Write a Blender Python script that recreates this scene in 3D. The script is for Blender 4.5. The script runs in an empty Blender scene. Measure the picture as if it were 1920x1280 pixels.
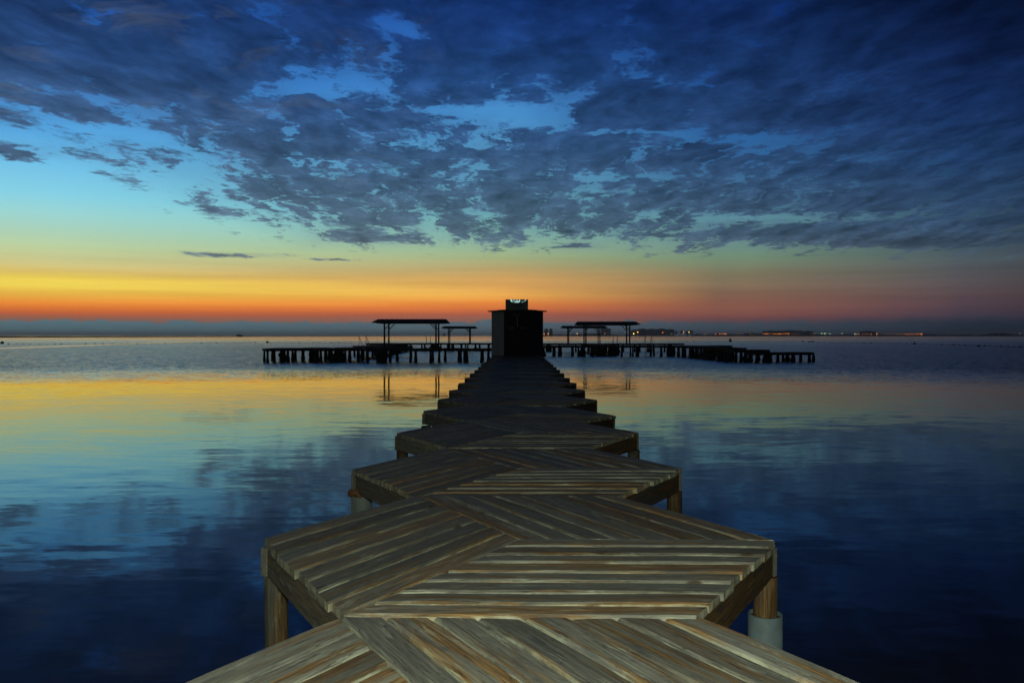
import bpy, math, random
from mathutils import Vector, Matrix, noise as mnoise
rad = math.radians
rng = random.Random(7)
S = bpy.context.scene
col = S.collection

# ------------------------------------------------------------------ camera
F = 1500.0                                   # focal length in pixels of a 1920 wide frame
CAMZ = 2.4                                   # metres above the water; the deck is 1.2 m above it
cam = bpy.data.cameras.new('camera'); camo = bpy.data.objects.new('camera', cam); col.objects.link(camo)
cam.sensor_width = 36; cam.lens = 36 * F / 1920; cam.clip_start = .05; cam.clip_end = 60000
camo.location = (0, 0, CAMZ)
camo.rotation_euler = (rad(90) - math.atan(11 / F), 0, math.atan(10 / F))
S.camera = camo
S.render.resolution_x = 1024; S.render.resolution_y = 682
S.view_settings.view_transform = 'Standard'; S.view_settings.look = 'None'
S.view_settings.exposure = 0; S.view_settings.gamma = 1

# ------------------------------------------------------------------ node helper
class NT:
    dim = '3D'
    def __init__(s, tree): s.t = tree; s.n = tree.nodes; s.l = tree.links
    def new(s, typ, **kw):
        nd = s.n.new(typ)
        for k, v in kw.items(): setattr(nd, k, v)
        return nd
    def put(s, sock, v):
        if isinstance(v, bpy.types.NodeSocket): s.l.new(v, sock)
        elif isinstance(v, (tuple, list)):
            v = tuple(v)
            if len(sock.default_value) == 4 and len(v) == 3: v = v + (1,)
            sock.default_value = v
        else: sock.default_value = v
    def m(s, op, a, b=None, c=None, clamp=False):
        nd = s.new('ShaderNodeMath', operation=op, use_clamp=clamp)
        s.put(nd.inputs[0], a)
        if b is not None: s.put(nd.inputs[1], b)
        if c is not None: s.put(nd.inputs[2], c)
        return nd.outputs[0]
    def vm(s, op, a, b=None):
        nd = s.new('ShaderNodeVectorMath', operation=op); s.put(nd.inputs[0], a)
        if b is not None: s.put(nd.inputs[1], b)
        return nd.outputs[0]
    def xyz(s, x, y, z=0.0):
        nd = s.new('ShaderNodeCombineXYZ')
        for i, v in enumerate((x, y, z)): s.put(nd.inputs[i], v)
        return nd.outputs[0]
    def sep(s, v):
        nd = s.new('ShaderNodeSeparateXYZ'); s.put(nd.inputs[0], v); return nd.outputs
    def mix(s, f, a, b, blend='MIX'):
        nd = s.new('ShaderNodeMix', data_type='RGBA', blend_type=blend)
        s.put(nd.inputs[0], f); s.put(nd.inputs[6], a); s.put(nd.inputs[7], b)
        return nd.outputs[2]
    def rng(s, v, a, b, c=0.0, d=1.0, smooth=False):
        nd = s.new('ShaderNodeMapRange')
        if smooth: nd.interpolation_type = 'SMOOTHSTEP'
        for i, q in enumerate((v, a, b, c, d)): s.put(nd.inputs[i], q)
        return nd.outputs[0]
    def noise(s, vec, scale, detail=4, rough=.5, dist=0.0, out=0):
        nd = s.new('ShaderNodeTexNoise'); nd.noise_dimensions = s.dim; s.put(nd.inputs['Vector'], vec)
        nd.inputs['Scale'].default_value = scale; nd.inputs['Detail'].default_value = detail
        nd.inputs['Roughness'].default_value = rough; nd.inputs['Distortion'].default_value = dist
        return nd.outputs[out]
    def ramp(s, f, stops):
        nd = s.new('ShaderNodeValToRGB'); s.put(nd.inputs[0], f)
        el = nd.color_ramp.elements
        stops = sorted(stops, key=lambda q: q[0])
        el[0].position, el[0].color = stops[0][0], tuple(stops[0][1]) + (1,)
        el[1].position, el[1].color = stops[-1][0], tuple(stops[-1][1]) + (1,)
        for p, c in stops[1:-1]:
            e = el.new(p); e.color = tuple(c) + (1,)
        return nd.outputs[0]

def lin(c):
    return tuple((v / 255 / 12.92) if v / 255 <= .04045 else ((v / 255 + .055) / 1.055) ** 2.4 for v in c)

# ------------------------------------------------------------------ sky (world)
W = bpy.data.worlds.new('World'); S.world = W; W.use_nodes = True
w = NT(W.node_tree); w.n.clear(); w.dim = '2D'
gen = w.new('ShaderNodeTexCoord').outputs['Generated']
dx, dy, dz0 = w.sep(w.vm('NORMALIZE', gen))
dz = w.m('MAXIMUM', dz0, 0.0005)
az = w.m('MULTIPLY', w.m('ARCTAN2', dx, dy), 180 / math.pi)          # degrees, 0 = along the pier
el = w.m('MULTIPLY', w.m('ARCSINE', w.m('MAXIMUM', dz0, 0.0)), 180 / math.pi)
ELMAX = 30.0
t = w.m('DIVIDE', el, ELMAX, clamp=True)
def elev(x, y):
    u, v = (x - 970) / F, (629 - y) / F
    return math.degrees(math.atan2(v, math.hypot(1, u)))
def stops(x, lst, top):
    r = [(elev(x, y) / ELMAX, lin(c)) for y, c in lst]
    return r + [(1.0, lin(top))]
clearL = [(606, (122, 112, 108)), (595, (165, 105, 82)), (587, (208, 104, 62)), (577, (250, 133, 52)), (567, (255, 155, 60)), (554, (255, 190, 74)), (535, (255, 226, 92)), (521, (253, 222, 92)), (511, (234, 204, 108)),
          (495, (220, 210, 142)), (462, (198, 219, 168)), (430, (176, 219, 196)), (397, (160, 222, 222)), (364, (140, 217, 238)), (308, (117, 199, 240)), (250, (92, 176, 236)), (200, (78, 155, 225)), (100, (50, 118, 200)), (0, (30, 88, 178))]
clearC = [(603, (150, 108, 95)), (589, (180, 98, 74)), (581, (220, 116, 66)), (569, (252, 146, 66)), (560, (250, 168, 78)), (552, (250, 184, 88)), (538, (232, 172, 94)),
          (520, (218, 170, 100)), (500, (188, 172, 118)), (482, (168, 184, 136)), (465, (160, 192, 156)), (445, (150, 200, 180)), (400, (122, 194, 202)), (330, (100, 172, 208)), (220, (76, 148, 208)), (150, (66, 134, 205)), (80, (52, 112, 190)), (0, (32, 80, 160))]
clearM = [(605, (96, 78, 82)), (596, (125, 78, 78)), (588, (143, 90, 80)), (575, (150, 98, 82)), (564, (140, 97, 80)), (538, (136, 113, 90)), (510, (128, 124, 98)), (482, (118, 146, 120)),
          (454, (116, 156, 148)), (420, (102, 150, 160)), (380, (82, 134, 162)), (300, (54, 112, 168)), (200, (38, 95, 165)), (100, (22, 66, 142)), (0, (12, 42, 110))]
clearR = [(605, (56, 60, 76)), (588, (76, 66, 80)), (572, (90, 72, 82)), (550, (95, 80, 84)), (520, (92, 90, 94)), (490, (84, 95, 101)),
          (450, (72, 95, 108)), (400, (58, 88, 110)), (320, (36, 68, 108)), (240, (22, 54, 102)), (100, (9, 32, 80)), (0, (4, 20, 60))]
cloudL = [(480, (95, 112, 122)), (420, (84, 104, 122)), (300, (62, 85, 112)), (200, (50, 76, 112)), (100, (34, 62, 106)), (0, (26, 52, 94))]
cloudC = [(480, (78, 92, 104)), (440, (68, 90, 108)), (350, (54, 80, 108)), (260, (42, 72, 112)), (150, (28, 60, 108)), (60, (20, 50, 104)), (0, (15, 43, 96))]
cloudR = [(480, (60, 75, 90)), (420, (44, 66, 92)), (300, (27, 53, 90)), (200, (19, 42, 84)), (100, (12, 30, 68)), (0, (6, 19, 50))]
TOPC = (14, 52, 118)
kL = w.ramp(t, stops(110, clearL, (20, 60, 120))); kC = w.ramp(t, stops(960, clearC, (18, 58, 130)))
kM = w.ramp(t, stops(1400, clearM, (7, 24, 58))); kR = w.ramp(t, stops(1800, clearR, (3, 11, 30)))
a1 = w.rng(az, -29.8, -1.0); a2 = w.rng(az, -1.0, 14.0); a3 = w.rng(az, 16.0, 29.0)
clear = w.mix(a3, w.mix(a2, w.mix(a1, kL, kC), kM), kR)
qL = w.ramp(t, stops(110, cloudL, (15, 28, 46))); qC = w.ramp(t, stops(960, cloudC, (10, 22, 40))); qR = w.ramp(t, stops(1800, cloudR, (4, 9, 18)))
b2 = w.rng(az, -1.0, 29.0)
cloudc = w.mix(b2, w.mix(a1, qL, qC), qR)
# a flat cloud layer: where the view ray meets it
px = w.m('DIVIDE', dx, dz); py = w.m('DIVIDE', dy, dz)
P = w.xyz(px, py, 0)
# the clouds are lumps with height, so their texture is less foreshortened than the sheet
dq = w.m('ADD', dz, .10)
Pq = w.xyz(w.m('DIVIDE', dx, dq), w.m('MULTIPLY', w.m('LOGARITHM', dq, 2.71828), -2.1), 0)
warp = w.noise(P, 1.6, 3, .5, 0, 1)
Pw = w.vm('ADD', P, w.vm('MULTIPLY', w.vm('SUBTRACT', warp, (.5, .5, .5)), (.55, .55, 0)))
Qw = w.vm('ADD', Pq, w.vm('MULTIPLY', w.vm('SUBTRACT', warp, (.5, .5, .5)), (.15, .15, 0)))
n1 = w.noise(w.vm('MULTIPLY', Qw, (1.0, .85, 1)), 3.0, 9, .64)
n2b = w.noise(w.vm('ADD', Qw, (13.1 + .045, 4.2 + .03, 0)), 9.0, 5, .6)
n2 = w.noise(w.vm('ADD', Qw, (13.1, 4.2, 0)), 9.0, 7, .64)
wf = w.noise(w.vm('ADD', P, (5.5, 1.2, 0)), 7.0, 4, .6, 0, 1)
Pf = w.vm('ADD', Pw, w.vm('MULTIPLY', w.vm('SUBTRACT', wf, (.5, .5, .5)), (.22, .22, 0)))
vo = w.new('ShaderNodeTexVoronoi', feature='SMOOTH_F1', voronoi_dimensions='2D'); w.put(vo.inputs['Vector'], w.vm('MULTIPLY', w.vm('ADD', Qw, w.vm('MULTIPLY', w.vm('SUBTRACT', wf, (.5, .5, .5)), (.2, .2, 0))), (1.0, .85, 1))); vo.inputs['Scale'].default_value = 6.5; vo.inputs['Smoothness'].default_value = .35; vo.inputs['Detail'].default_value = 2.0; vo.inputs['Roughness'].default_value = .55
puff = w.m('SUBTRACT', 1.10, vo.outputs['Distance'])
dens = w.m('ADD', w.m('MULTIPLY', w.m('SUBTRACT', n1, .5), 1.9), w.m('MULTIPLY', w.m('SUBTRACT', n2, .5), 1.7))
dens = w.m('ADD', dens, w.m('MULTIPLY', puff, 1.25))
edge1 = w.m('MAXIMUM', w.m('ADD', px, 1.86), w.m('SUBTRACT', 3.42, py))
edge2 = w.m('MULTIPLY', w.m('SUBTRACT', w.m('ADD', 8.1, w.m('MULTIPLY', px, .14)), py), .5)
cov = w.m('MINIMUM', w.m('MINIMUM', w.m('MULTIPLY', edge1, 1.15), edge2), w.rng(py, 2.2, 5.0, .66, .44))
cov = w.m('MAXIMUM', cov, -1.6)
def spot(cx, cy, sx, sy, amp, ang=0):
    """a gap (amp<0) or an extra patch (amp>0) at a place of the cloud layer"""
    v = w.vm('SUBTRACT', Pf, (cx, cy, 0))
    r = w.new('ShaderNodeVectorRotate', rotation_type='Z_AXIS'); w.put(r.inputs['Vector'], v); r.inputs['Angle'].default_value = rad(ang)
    v = w.vm('MULTIPLY', r.outputs[0], (1 / sx, 1 / sy, 0))
    d = w.new('ShaderNodeVectorMath', operation='DOT_PRODUCT'); w.put(d.inputs[0], v); w.put(d.inputs[1], v)
    e = w.m('POWER', 2.718, w.m('MULTIPLY', d.outputs['Value'], -1.0))
    return w.m('MULTIPLY', e, amp)
def plane(x, y):
    u, v = (x - 970) / F, (629 - y) / F
    return u / v, 1 / v
SP = []
def spx(x, y, sx, sy, amp, ang=0):
    c = plane(x, y); SP.append(spot(c[0], c[1], sx * (1.15 if amp < 0 else 1), sy * (1.25 if amp < 0 else 1), amp * (.8 if amp < 0 else 1), ang))
spx(960, 212, .33, .20, -1.9, 0); spx(640, 158, .26, .14, -1.8, 0); spx(770, 72, .16, .07, -1.7, -25)
spx(1235, 138, .10, .10, -1.0, 0); spx(1330, 262, .55, .09, -1.1, -14); spx(1600, 300, .60, .10, -1.0, -20)
spx(1440, 408, .95, .22, -1.6, 0); spx(1130, 330, .5, .12, -.8, -10); spx(860, 265, .4, .14, -.8, 0)
spx(205, 32, .12, .06, -1.2, 0); spx(330, 50, .05, .05, -1.2, 0); spx(1450, 30, .3, .06, -.7, -30); spx(250, 250, .28, .12, -.8, 0)
spx(405, 394, .13, .30, 1.55, 0); spx(20, 283, .20, .20, 1.3, 0); spx(430, 478, .65, .42, 1.95, 0); spx(620, 487, .35, .3, 1.8, 0)
spx(700, 449, .35, .35, 1.35, 0); spx(1085, 462, .16, .25, 1.5, 0); spx(1500, 440, .8, .5, 1.1, 0); spx(1730, 455, .9, .5, 1.2, 0)
for q in SP: cov = w.m('ADD', cov, q)
n4 = w.noise(w.vm('ADD', Qw, (21.7, 2.9, 0)), 3.1, 8, .66)
vein = w.rng(w.m('ABSOLUTE', w.m('SUBTRACT', n4, .5)), .0, .060, -.50, 0.0, True)
dens = w.m('ADD', w.m('ADD', dens, cov), w.m('MULTIPLY', vein, w.m('MULTIPLY', w.rng(py, 2.6, 4.0, .25, 1), w.rng(az, -30, -18, .3, 1))))
alpha = w.rng(dens, -.28, .50, 0, 1, True)
shade = w.rng(dens, .0, 1.7, 1.45, .92)
n3 = w.noise(w.vm('ADD', Qw, (3.3, 9.1, 0)), 5, 6, .62)
mott = w.rng(n3, .3, .7, .74, 1.30)
relief = w.m('ADD', 1.0, w.m('MULTIPLY', w.m('SUBTRACT', n2, n2b), 1.1))
mott = w.m('MULTIPLY', mott, relief)
cl = w.vm('SCALE', cloudc); cl.node.inputs[3].default_value = 1
w.l.new(w.m('MULTIPLY', shade, mott), cl.node.inputs[3])
# thin bright rims and faint warm patches on the west side of the sheet
tan = w.m('MULTIPLY', w.m('MULTIPLY', w.rng(w.noise(w.vm('ADD', Pw, (31, 7, 0)), 3.0, 5, .6), .56, .72), .20), w.rng(az, -2, -22))
cl = w.mix(tan, cl, lin((112, 118, 116)))
veil = w.m('MULTIPLY', w.rng(cov, -.9, .35), w.rng(n3, .25, .7, .18, .52))
alpha = w.m('MAXIMUM', alpha, veil)
sky = w.mix(w.m('MULTIPLY', alpha, .97), w.vm('MULTIPLY', clear, (.95, .95, .95)), cl)
# soft horizontal haze streaks low in the glow
hs = w.noise(w.xyz(w.m('MULTIPLY', az, .05), w.m('MULTIPLY', el, 1.6), 0), 1.0, 4, .55)
sk = w.m('MULTIPLY', w.rng(el, 1.0, 2.0), w.rng(el, 6.5, 3.5))
gain = w.m('ADD', 1.0, w.m('MULTIPLY', w.m('MULTIPLY', w.m('SUBTRACT', hs, .5), .42), sk))
sv = w.vm('SCALE', sky); w.l.new(gain, sv.node.inputs[3]); sky = sv
# cloud bank lying on the horizon
bn = w.noise(w.xyz(w.m('MULTIPLY', az, .55), 0.0, 0.0), 1.0, 7, .6)
bn2 = w.noise(w.xyz(w.m('MULTIPLY', az, 1.0), w.m('MULTIPLY', el, 2.2), 0.0), 1.6, 4, .6)
hump = w.m('POWER', 2.718, w.m('MULTIPLY', -1, w.m('POWER', w.m('DIVIDE', w.m('ADD', az, .9), 1.6), 2.0)))
hump2 = w.m('POWER', 2.718, w.m('MULTIPLY', -1, w.m('POWER', w.m('DIVIDE', w.m('SUBTRACT', az, 7.95), .30), 2.0)))
btop = w.m('ADD', w.m('ADD', .55, w.m('MULTIPLY', bn, .75)), w.m('ADD', w.m('ADD', w.m('MULTIPLY', hump, .30), w.m('MULTIPLY', hump2, .34)), w.m('MULTIPLY', w.m('SUBTRACT', bn2, .5), .35)))
soft = w.rng(az, 2, 28, .07, .45)
bank = w.rng(w.m('SUBTRACT', btop, el), w.m('MULTIPLY', soft, -1), soft, 0, 1, True)
bankc = w.mix(a3, w.mix(a2, w.mix(a1, lin((92, 124, 136)), lin((86, 110, 122))), lin((66, 84, 98))), lin((36, 48, 64)))
sky = w.mix(w.m('MULTIPLY', bank, .95), sky, bankc)
# the night side behind the camera, and the dark zenith
back = w.rng(dy, .75, -.35, 1.0, .07, True)
zen = w.rng(el, 26, 75, 1.0, .30, True)
side = w.m('MULTIPLY', w.rng(az, 27, 36, 1.0, .62, True), 1.0)
fin = w.vm('SCALE', sky); w.l.new(w.m('MULTIPLY', w.m('MULTIPLY', back, zen), side), fin.node.inputs[3])
bg = w.new('ShaderNodeBackground'); w.put(bg.inputs[0], fin); bg.inputs[1].default_value = 1.0
wo = w.new('ShaderNodeOutputWorld'); w.l.new(bg.outputs[0], wo.inputs[0])
W.cycles.sampling_method = 'MANUAL'; W.cycles.sample_map_resolution = 1024

# the quay lamp just behind and left of the photographer, which lights the near boards
ld = bpy.data.lights.new('quay_lamp', 'AREA'); ld.shape = 'DISK'; ld.size = .22; ld.energy = 215; ld.color = (.96, 1.0, .72)
lo = bpy.data.objects.new('quay_lamp', ld); col.objects.link(lo); lo.location = (.1, -.45, 2.8)
lo.rotation_euler = (Vector((0.1, 1.6, 1.2)) - lo.location).to_track_quat('-Z', 'Y').to_euler()

# ------------------------------------------------------------------ materials
def mat(name):
    m_ = bpy.data.materials.new(name); m_.use_nodes = True; t_ = NT(m_.node_tree); t_.n.clear()
    b = t_.new('ShaderNodeBsdfPrincipled'); o = t_.new('ShaderNodeOutputMaterial'); t_.l.new(b.outputs[0], o.inputs[0])
    return m_, t_, b
def simple(name, c, rough=.7, nscale=3.0, var=.35, metal=0, bump=0.0, stretch=(1, 1, 1)):
    m_, t_, b = mat(name)
    tc = t_.vm('MULTIPLY', t_.new('ShaderNodeTexCoord').outputs['Object'], stretch)
    n = t_.noise(tc, nscale, 6, .6)
    f = t_.rng(n, .3, .7, 1 - var, 1 + var)
    v = t_.vm('SCALE', tuple(c)); t_.l.new(f, v.node.inputs[3])
    t_.put(b.inputs['Base Color'], v); b.inputs['Roughness'].default_value = rough; b.inputs['Metallic'].default_value = metal
    if bump:
        bp = t_.new('ShaderNodeBump'); bp.inputs['Strength'].default_value = bump; bp.inputs['Distance'].default_value = .02
        t_.l.new(n, bp.inputs['Height']); t_.l.new(bp.outputs[0], b.inputs['Normal'])
    return m_
def wood(name, grey=1.0, brown=.5, edge=1.0, shift=0.0, dim=1.0):
    m_, t_, b = mat(name)
    uv = t_.new('ShaderNodeUVMap', uv_map='UVMap').outputs[0]
    rn = t_.new('ShaderNodeUVMap', uv_map='rnd').outputs[0]
    u, v, _ = t_.sep(uv); r, vn, _ = t_.sep(rn)
    # slow wander of the grain so that it is not ruled straight
    wnd = t_.m('MULTIPLY', t_.m('SUBTRACT', t_.noise(t_.xyz(t_.m('MULTIPLY', u, 1.7), t_.m('MULTIPLY', v, 4), r), 1, 3, .5), .5), .035)
    vv = t_.m('ADD', v, wnd)
    g1 = t_.noise(t_.xyz(t_.m('MULTIPLY', u, 3.2), t_.m('MULTIPLY', vv, 95), t_.m('MULTIPLY', r, 30)), 1, 8, .68, .15)
    g2 = t_.noise(t_.xyz(t_.m('MULTIPLY', u, 11), t_.m('MULTIPLY', vv, 420), t_.m('MULTIPLY', r, 30)), 1, 6, .7)
    st = t_.noise(t_.xyz(t_.m('MULTIPLY', u, .9), t_.m('MULTIPLY', vv, 17), t_.m('MULTIPLY', r, 9)), 1, 5, .6, .4)
    bl = t_.noise(t_.xyz(t_.m('MULTIPLY', u, 4.2), t_.m('MULTIPLY', vv, 16), t_.m('MULTIPLY', r, 17)), 1, 7, .68, .4)
    gg = t_.m('ADD', t_.m('MULTIPLY', g1, .56), t_.m('MULTIPLY', g2, .44))
    c = t_.ramp(gg, [(.30, (.038 * grey, .036 * grey, .034 * grey)), (.44, (.135 * grey, .135 * grey, .125 * grey)), (.58, (.23 * grey, .24 * grey, .215 * grey)), (.70, (.56 * grey, .61 * grey, .53 * grey))])
    # warm unweathered streaks
    bf = t_.m('MULTIPLY', t_.rng(t_.m('ADD', st, t_.m('MULTIPLY', t_.m('SUBTRACT', r, .5), .20)), .47 - shift, .60 - shift, 0, 1, True), brown)
    bc = t_.ramp(g1, [(.3, (.04, .019, .006)), (.5, (.19, .108, .036)), (.70, (.42, .30, .14))])
    c = t_.mix(bf, c, bc)
    # bleached fibre patches
    c = t_.mix(t_.m('MULTIPLY', t_.rng(bl, .55, .70, 0, 1, True), .55), c, (.50 * grey, .55 * grey, .48 * grey))
    # bluish damp patches
    c = t_.mix(t_.m('MULTIPLY', t_.rng(bl, .46, .33, 0, 1, True), .62), c, (.055, .065, .078))
    # drying cracks
    ck = t_.noise(t_.xyz(t_.m('MULTIPLY', u, 1.5), t_.m('MULTIPLY', vv, 34), t_.m('ADD', t_.m('MULTIPLY', r, 25), 3)), 1, 4, .55, .2)
    ckf = t_.m('MULTIPLY', t_.rng(t_.m('ABSOLUTE', t_.m('SUBTRACT', ck, .5)), .006, .016, .8, 0), t_.rng(bl, .42, .52))
    c = t_.mix(ckf, c, (.03, .022, .016))
    # per board tone
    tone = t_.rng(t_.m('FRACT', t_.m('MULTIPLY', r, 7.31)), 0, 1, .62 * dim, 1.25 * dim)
    sc = t_.vm('SCALE', c); t_.l.new(tone, sc.node.inputs[3]); c = sc
    # worn pale arrises
    ed = t_.m('ABSOLUTE', t_.m('SUBTRACT', vn, .5))
    ef = t_.m('MULTIPLY', t_.rng(t_.m('ADD', ed, t_.m('MULTIPLY', t_.m('SUBTRACT', g1, .5), .12)), .45, .49, 0, .85 * edge, True), 1.0)
    c = t_.mix(t_.m('MULTIPLY', ef, t_.rng(bl, .42, .58, .08, 1)), c, (.42, .45, .36))
    # knots
    vo = t_.new('ShaderNodeTexVoronoi'); t_.put(vo.inputs['Vector'], t_.xyz(t_.m('MULTIPLY', u, 1.7), t_.m('MULTIPLY', v, 5.2), t_.m('MULTIPLY', r, 40))); vo.inputs['Scale'].default_value = 1
    c = t_.mix(t_.rng(vo.outputs['Distance'], .045, .09, .85, 0, True), c, (.035, .02, .012))
    t_.put(b.inputs['Base Color'], c)
    b.inputs['Roughness'].default_value = .62; b.inputs['Specular IOR Level'].default_value = .35
    h = t_.m('ADD', t_.m('MULTIPLY', g1, .8), t_.m('MULTIPLY', g2, .35))
    bp = t_.new('ShaderNodeBump'); bp.inputs['Strength'].default_value = .8; bp.inputs['Distance'].default_value = .008
    t_.l.new(h, bp.inputs['Height']); t_.l.new(bp.outputs[0], b.inputs['Normal'])
    return m_
M_wood = wood('weathered_boards', 1.0, .95)
M_wood_shaded = wood('shaded_weathered_boards', .66, .7, .8)  # darker copy of the boards for left panels, their shade put into the colour
M_beam = wood('beam_wood', .8, .35, 0)
M_beam_brown_shaded = wood('shaded_brown_beam_wood', .6, 1.0, 0, .12, .42)  # brown wood, dimmed: shade on the right near beam is in its colour
M_post = wood('round_post_wood', .75, 1.0, 0, .12, .40)
M_pvc = simple('grey_pvc', (.095, .135, .165), .5, 9, .22, bump=.2)
M_pvc_old = simple('stained_pvc', (.13, .165, .175), .6, 7, .35, stretch=(1, 1, .25))
M_rust = simple('rust_brown', (.12, .06, .025), .8, 25, .5, bump=.5)
M_far = simple('far_dark_timber', (.06, .055, .05), .8, 2, .35)
M_pile = simple('encrusted_pile', (.035, .035, .032), .9, 5, .5, bump=.6)
M_roof = simple('roof_sheet', (.05, .048, .045), .95, 2.5, .2, stretch=(6, 1, 1))
M_hut_skylit = simple('skylit_hut_boards', (.42, .44, .44), .75, 2.0, .25, stretch=(9, 9, .6))  # paler copy for the left walls, the sky's light painted into the colour
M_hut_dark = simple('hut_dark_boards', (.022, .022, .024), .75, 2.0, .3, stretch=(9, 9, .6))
M_hut_pale = simple('hut_trim', (.75, .72, .70), .7, 3, .3)
M_sign = simple('sign_panel_dark', (.30, .38, .42), .5, 3, .2)
M_metal = simple('ladder_metal', (.22, .21, .20), .45, 5, .3, metal=.6)
M_float = simple('dark_float', (.05, .05, .055), .6, 4, .3)
M_rope = simple('rope', (.12, .12, .11), .9, 8, .3)
M_land = simple('low_land', (.045, .05, .045), .95, .01, .3)
M_tree = simple('far_foliage', (.045, .06, .05), .95, .05, .4)
M_bldg = simple('far_building_wall', (.20, .20, .20), .9, .05, .25)
M_bldgroof = simple('far_building_roof', (.10, .09, .09), .9, .05, .2)
M_glass = simple('far_window_glass', (.03, .035, .04), .3, .1, .2)
def emit(name, c, s):
    m_, t_, b = mat(name); b.inputs['Base Color'].default_value = (.1, .1, .1, 1)
    b.inputs['Emission Color'].default_value = tuple(c) + (1,); b.inputs['Emission Strength'].default_value = s
    return m_
M_orange = emit('sodium_lamp', (1, .24, .02), 5.5)
M_orange_dim = emit('sodium_lamp_dim', (1, .33, .07), 2.6)
M_yellow = emit('yellow_lamp', (1, .50, .06), 11)
M_green = emit('green_white_lamp', (.62, 1, .42), 6)
M_white = emit('pale_lamp', (.85, .95, .8), 3)
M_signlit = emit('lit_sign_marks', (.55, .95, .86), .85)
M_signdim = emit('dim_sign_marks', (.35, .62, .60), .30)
M_text = simple('plate_lettering', (.8, .38, .30), .6, 3, .2)

# ------------------------------------------------------------------ mesh helpers
class MB:
    """collects vertices and faces of ONE mesh, with two uv layers"""
    def __init__(s): s.v = []; s.f = []; s.uv = []; s.rn = []; s.mi = []
    def face(s, idx, uv=None, rn=None, mi=0):
        s.f.append(tuple(idx)); n = len(idx)
        s.uv.append(uv or [(0, 0)] * n); s.rn.append(rn or [(.5, .5)] * n); s.mi.append(mi)
    def box(s, p0, p1, rot=0, origin=(0, 0, 0), mi=0, grain=None):
        (x0, y0, z0), (x1, y1, z1) = p0, p1
        b = len(s.v); c, q = math.cos(rot), math.sin(rot)
        for x, y, z in ((x0, y0, z0), (x1, y0, z0), (x1, y1, z0), (x0, y1, z0), (x0, y0, z1), (x1, y0, z1), (x1, y1, z1), (x0, y1, z1)):
            s.v.append((origin[0] + x * c - y * q, origin[1] + x * q + y * c, origin[2] + z))
        r = rng.random()
        for f in ((0, 3, 2, 1), (4, 5, 6, 7), (0, 1, 5, 4), (1, 2, 6, 5), (2, 3, 7, 6), (3, 0, 4, 7)):
            uv = []
            for k in f:
                x = (x0, x1, x1, x0, x0, x1, x1, x0)[k]; y = (y0, y0, y1, y1, y0, y0, y1, y1)[k]; z = z0 if k < 4 else z1
                uv.append((z + r * 9, x + y) if grain == 'z' else (x + r * 9, y + z))
            s.face([b + k for k in f], uv, [(r, .5)] * 4, mi)
    def bar(s, a, b_, wd, ht, mi=0, up=(0, 0, 1)):
        a = Vector(a); b_ = Vector(b_); d = (b_ - a); L = d.length; d.normalize()
        upv = Vector(up)
        if abs(d.dot(upv)) > .98: upv = Vector((0, 1, 0))
        sd = d.cross(upv).normalized(); u2 = sd.cross(d)
        base = len(s.v); r = rng.random()
        for e in (a, b_):
            for i, j in ((-1, -1), (1, -1), (1, 1), (-1, 1)):
                s.v.append(tuple(e + sd * (i * wd / 2) + u2 * (j * ht / 2)))
        for f in ((3, 2, 1, 0), (4, 5, 6, 7), (0, 1, 5, 4), (1, 2, 6, 5), (2, 3, 7, 6), (3, 0, 4, 7)):
            uv = [((L if k > 3 else 0) + r * 9, ((0, wd, wd + ht, ht)[k % 4])) for k in f]
            s.face([base + k for k in f], uv, [(r, .5)] * 4, mi)
    def lathe(s, prof, center=(0, 0, 0), n=12, mi=0, jit=0.0, cap=True, seed=0):
        base = len(s.v); r = rng.random()
        for k, (rr, z) in enumerate(prof):
            for i in range(n):
                a = 2 * math.pi * i / n
                q = rr
                if jit: q = rr * (1 + jit * mnoise.noise(Vector((math.cos(a) * 1.7 + seed, math.sin(a) * 1.7, z * 4.3))))
                s.v.append((center[0] + q * math.cos(a), center[1] + q * math.sin(a), center[2] + z))
        for k in range(len(prof) - 1):
            for i in range(n):
                j = (i + 1) % n
                i1 = i + 1
                z0, z1 = prof[k][1], prof[k + 1][1]; c0, c1 = i / n * .5, i1 / n * .5
                s.face([base + k * n + i, base + k * n + j, base + (k + 1) * n + j, base + (k + 1) * n + i],
                       [(z0 + r * 9, c0), (z0 + r * 9, c1), (z1 + r * 9, c1), (z1 + r * 9, c0)], [(r, .5)] * 4, mi)
        if cap:
            s.face([base + i for i in range(n)][::-1], mi=mi); s.face([base + (len(prof) - 1) * n + i for i in range(n)], mi=mi)
    def prism(s, poly, z0, z1, mi=0):
        b = len(s.v); n = len(poly); r = rng.random()
        for z in (z0, z1):
            for x, y in poly: s.v.append((x, y, z))
        s.face([b + i for i in range(n)][::-1], [(poly[i][0], poly[i][1]) for i in range(n)][::-1], mi=mi)
        s.face([b + n + i for i in range(n)], [(poly[i][0], poly[i][1]) for i in range(n)], mi=mi)
        for i in range(n):
            j = (i + 1) % n
            s.face([b + i, b + j, b + n + j, b + n + i], [(0, z0), (1, z0), (1, z1), (0, z1)], [(r, .5)] * 4, mi)
    def mesh(s, name, mats, smooth=False):
        me = bpy.data.meshes.new(name); me.from_pydata(s.v, [], s.f)
        for m_ in (mats if isinstance(mats, (list, tuple)) else [mats]): me.materials.append(m_)
        a = me.uv_layers.new(name='UVMap'); b = me.uv_layers.new(name='rnd')
        a.data.foreach_set('uv', [c for f in s.uv for p in f for c in p])
        b.data.foreach_set('uv', [c for f in s.rn for p in f for c in p])
        me.polygons.foreach_set('material_index', s.mi)
        if smooth: me.polygons.foreach_set('use_smooth', [True] * len(s.f))
        me.update(); return me
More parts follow.
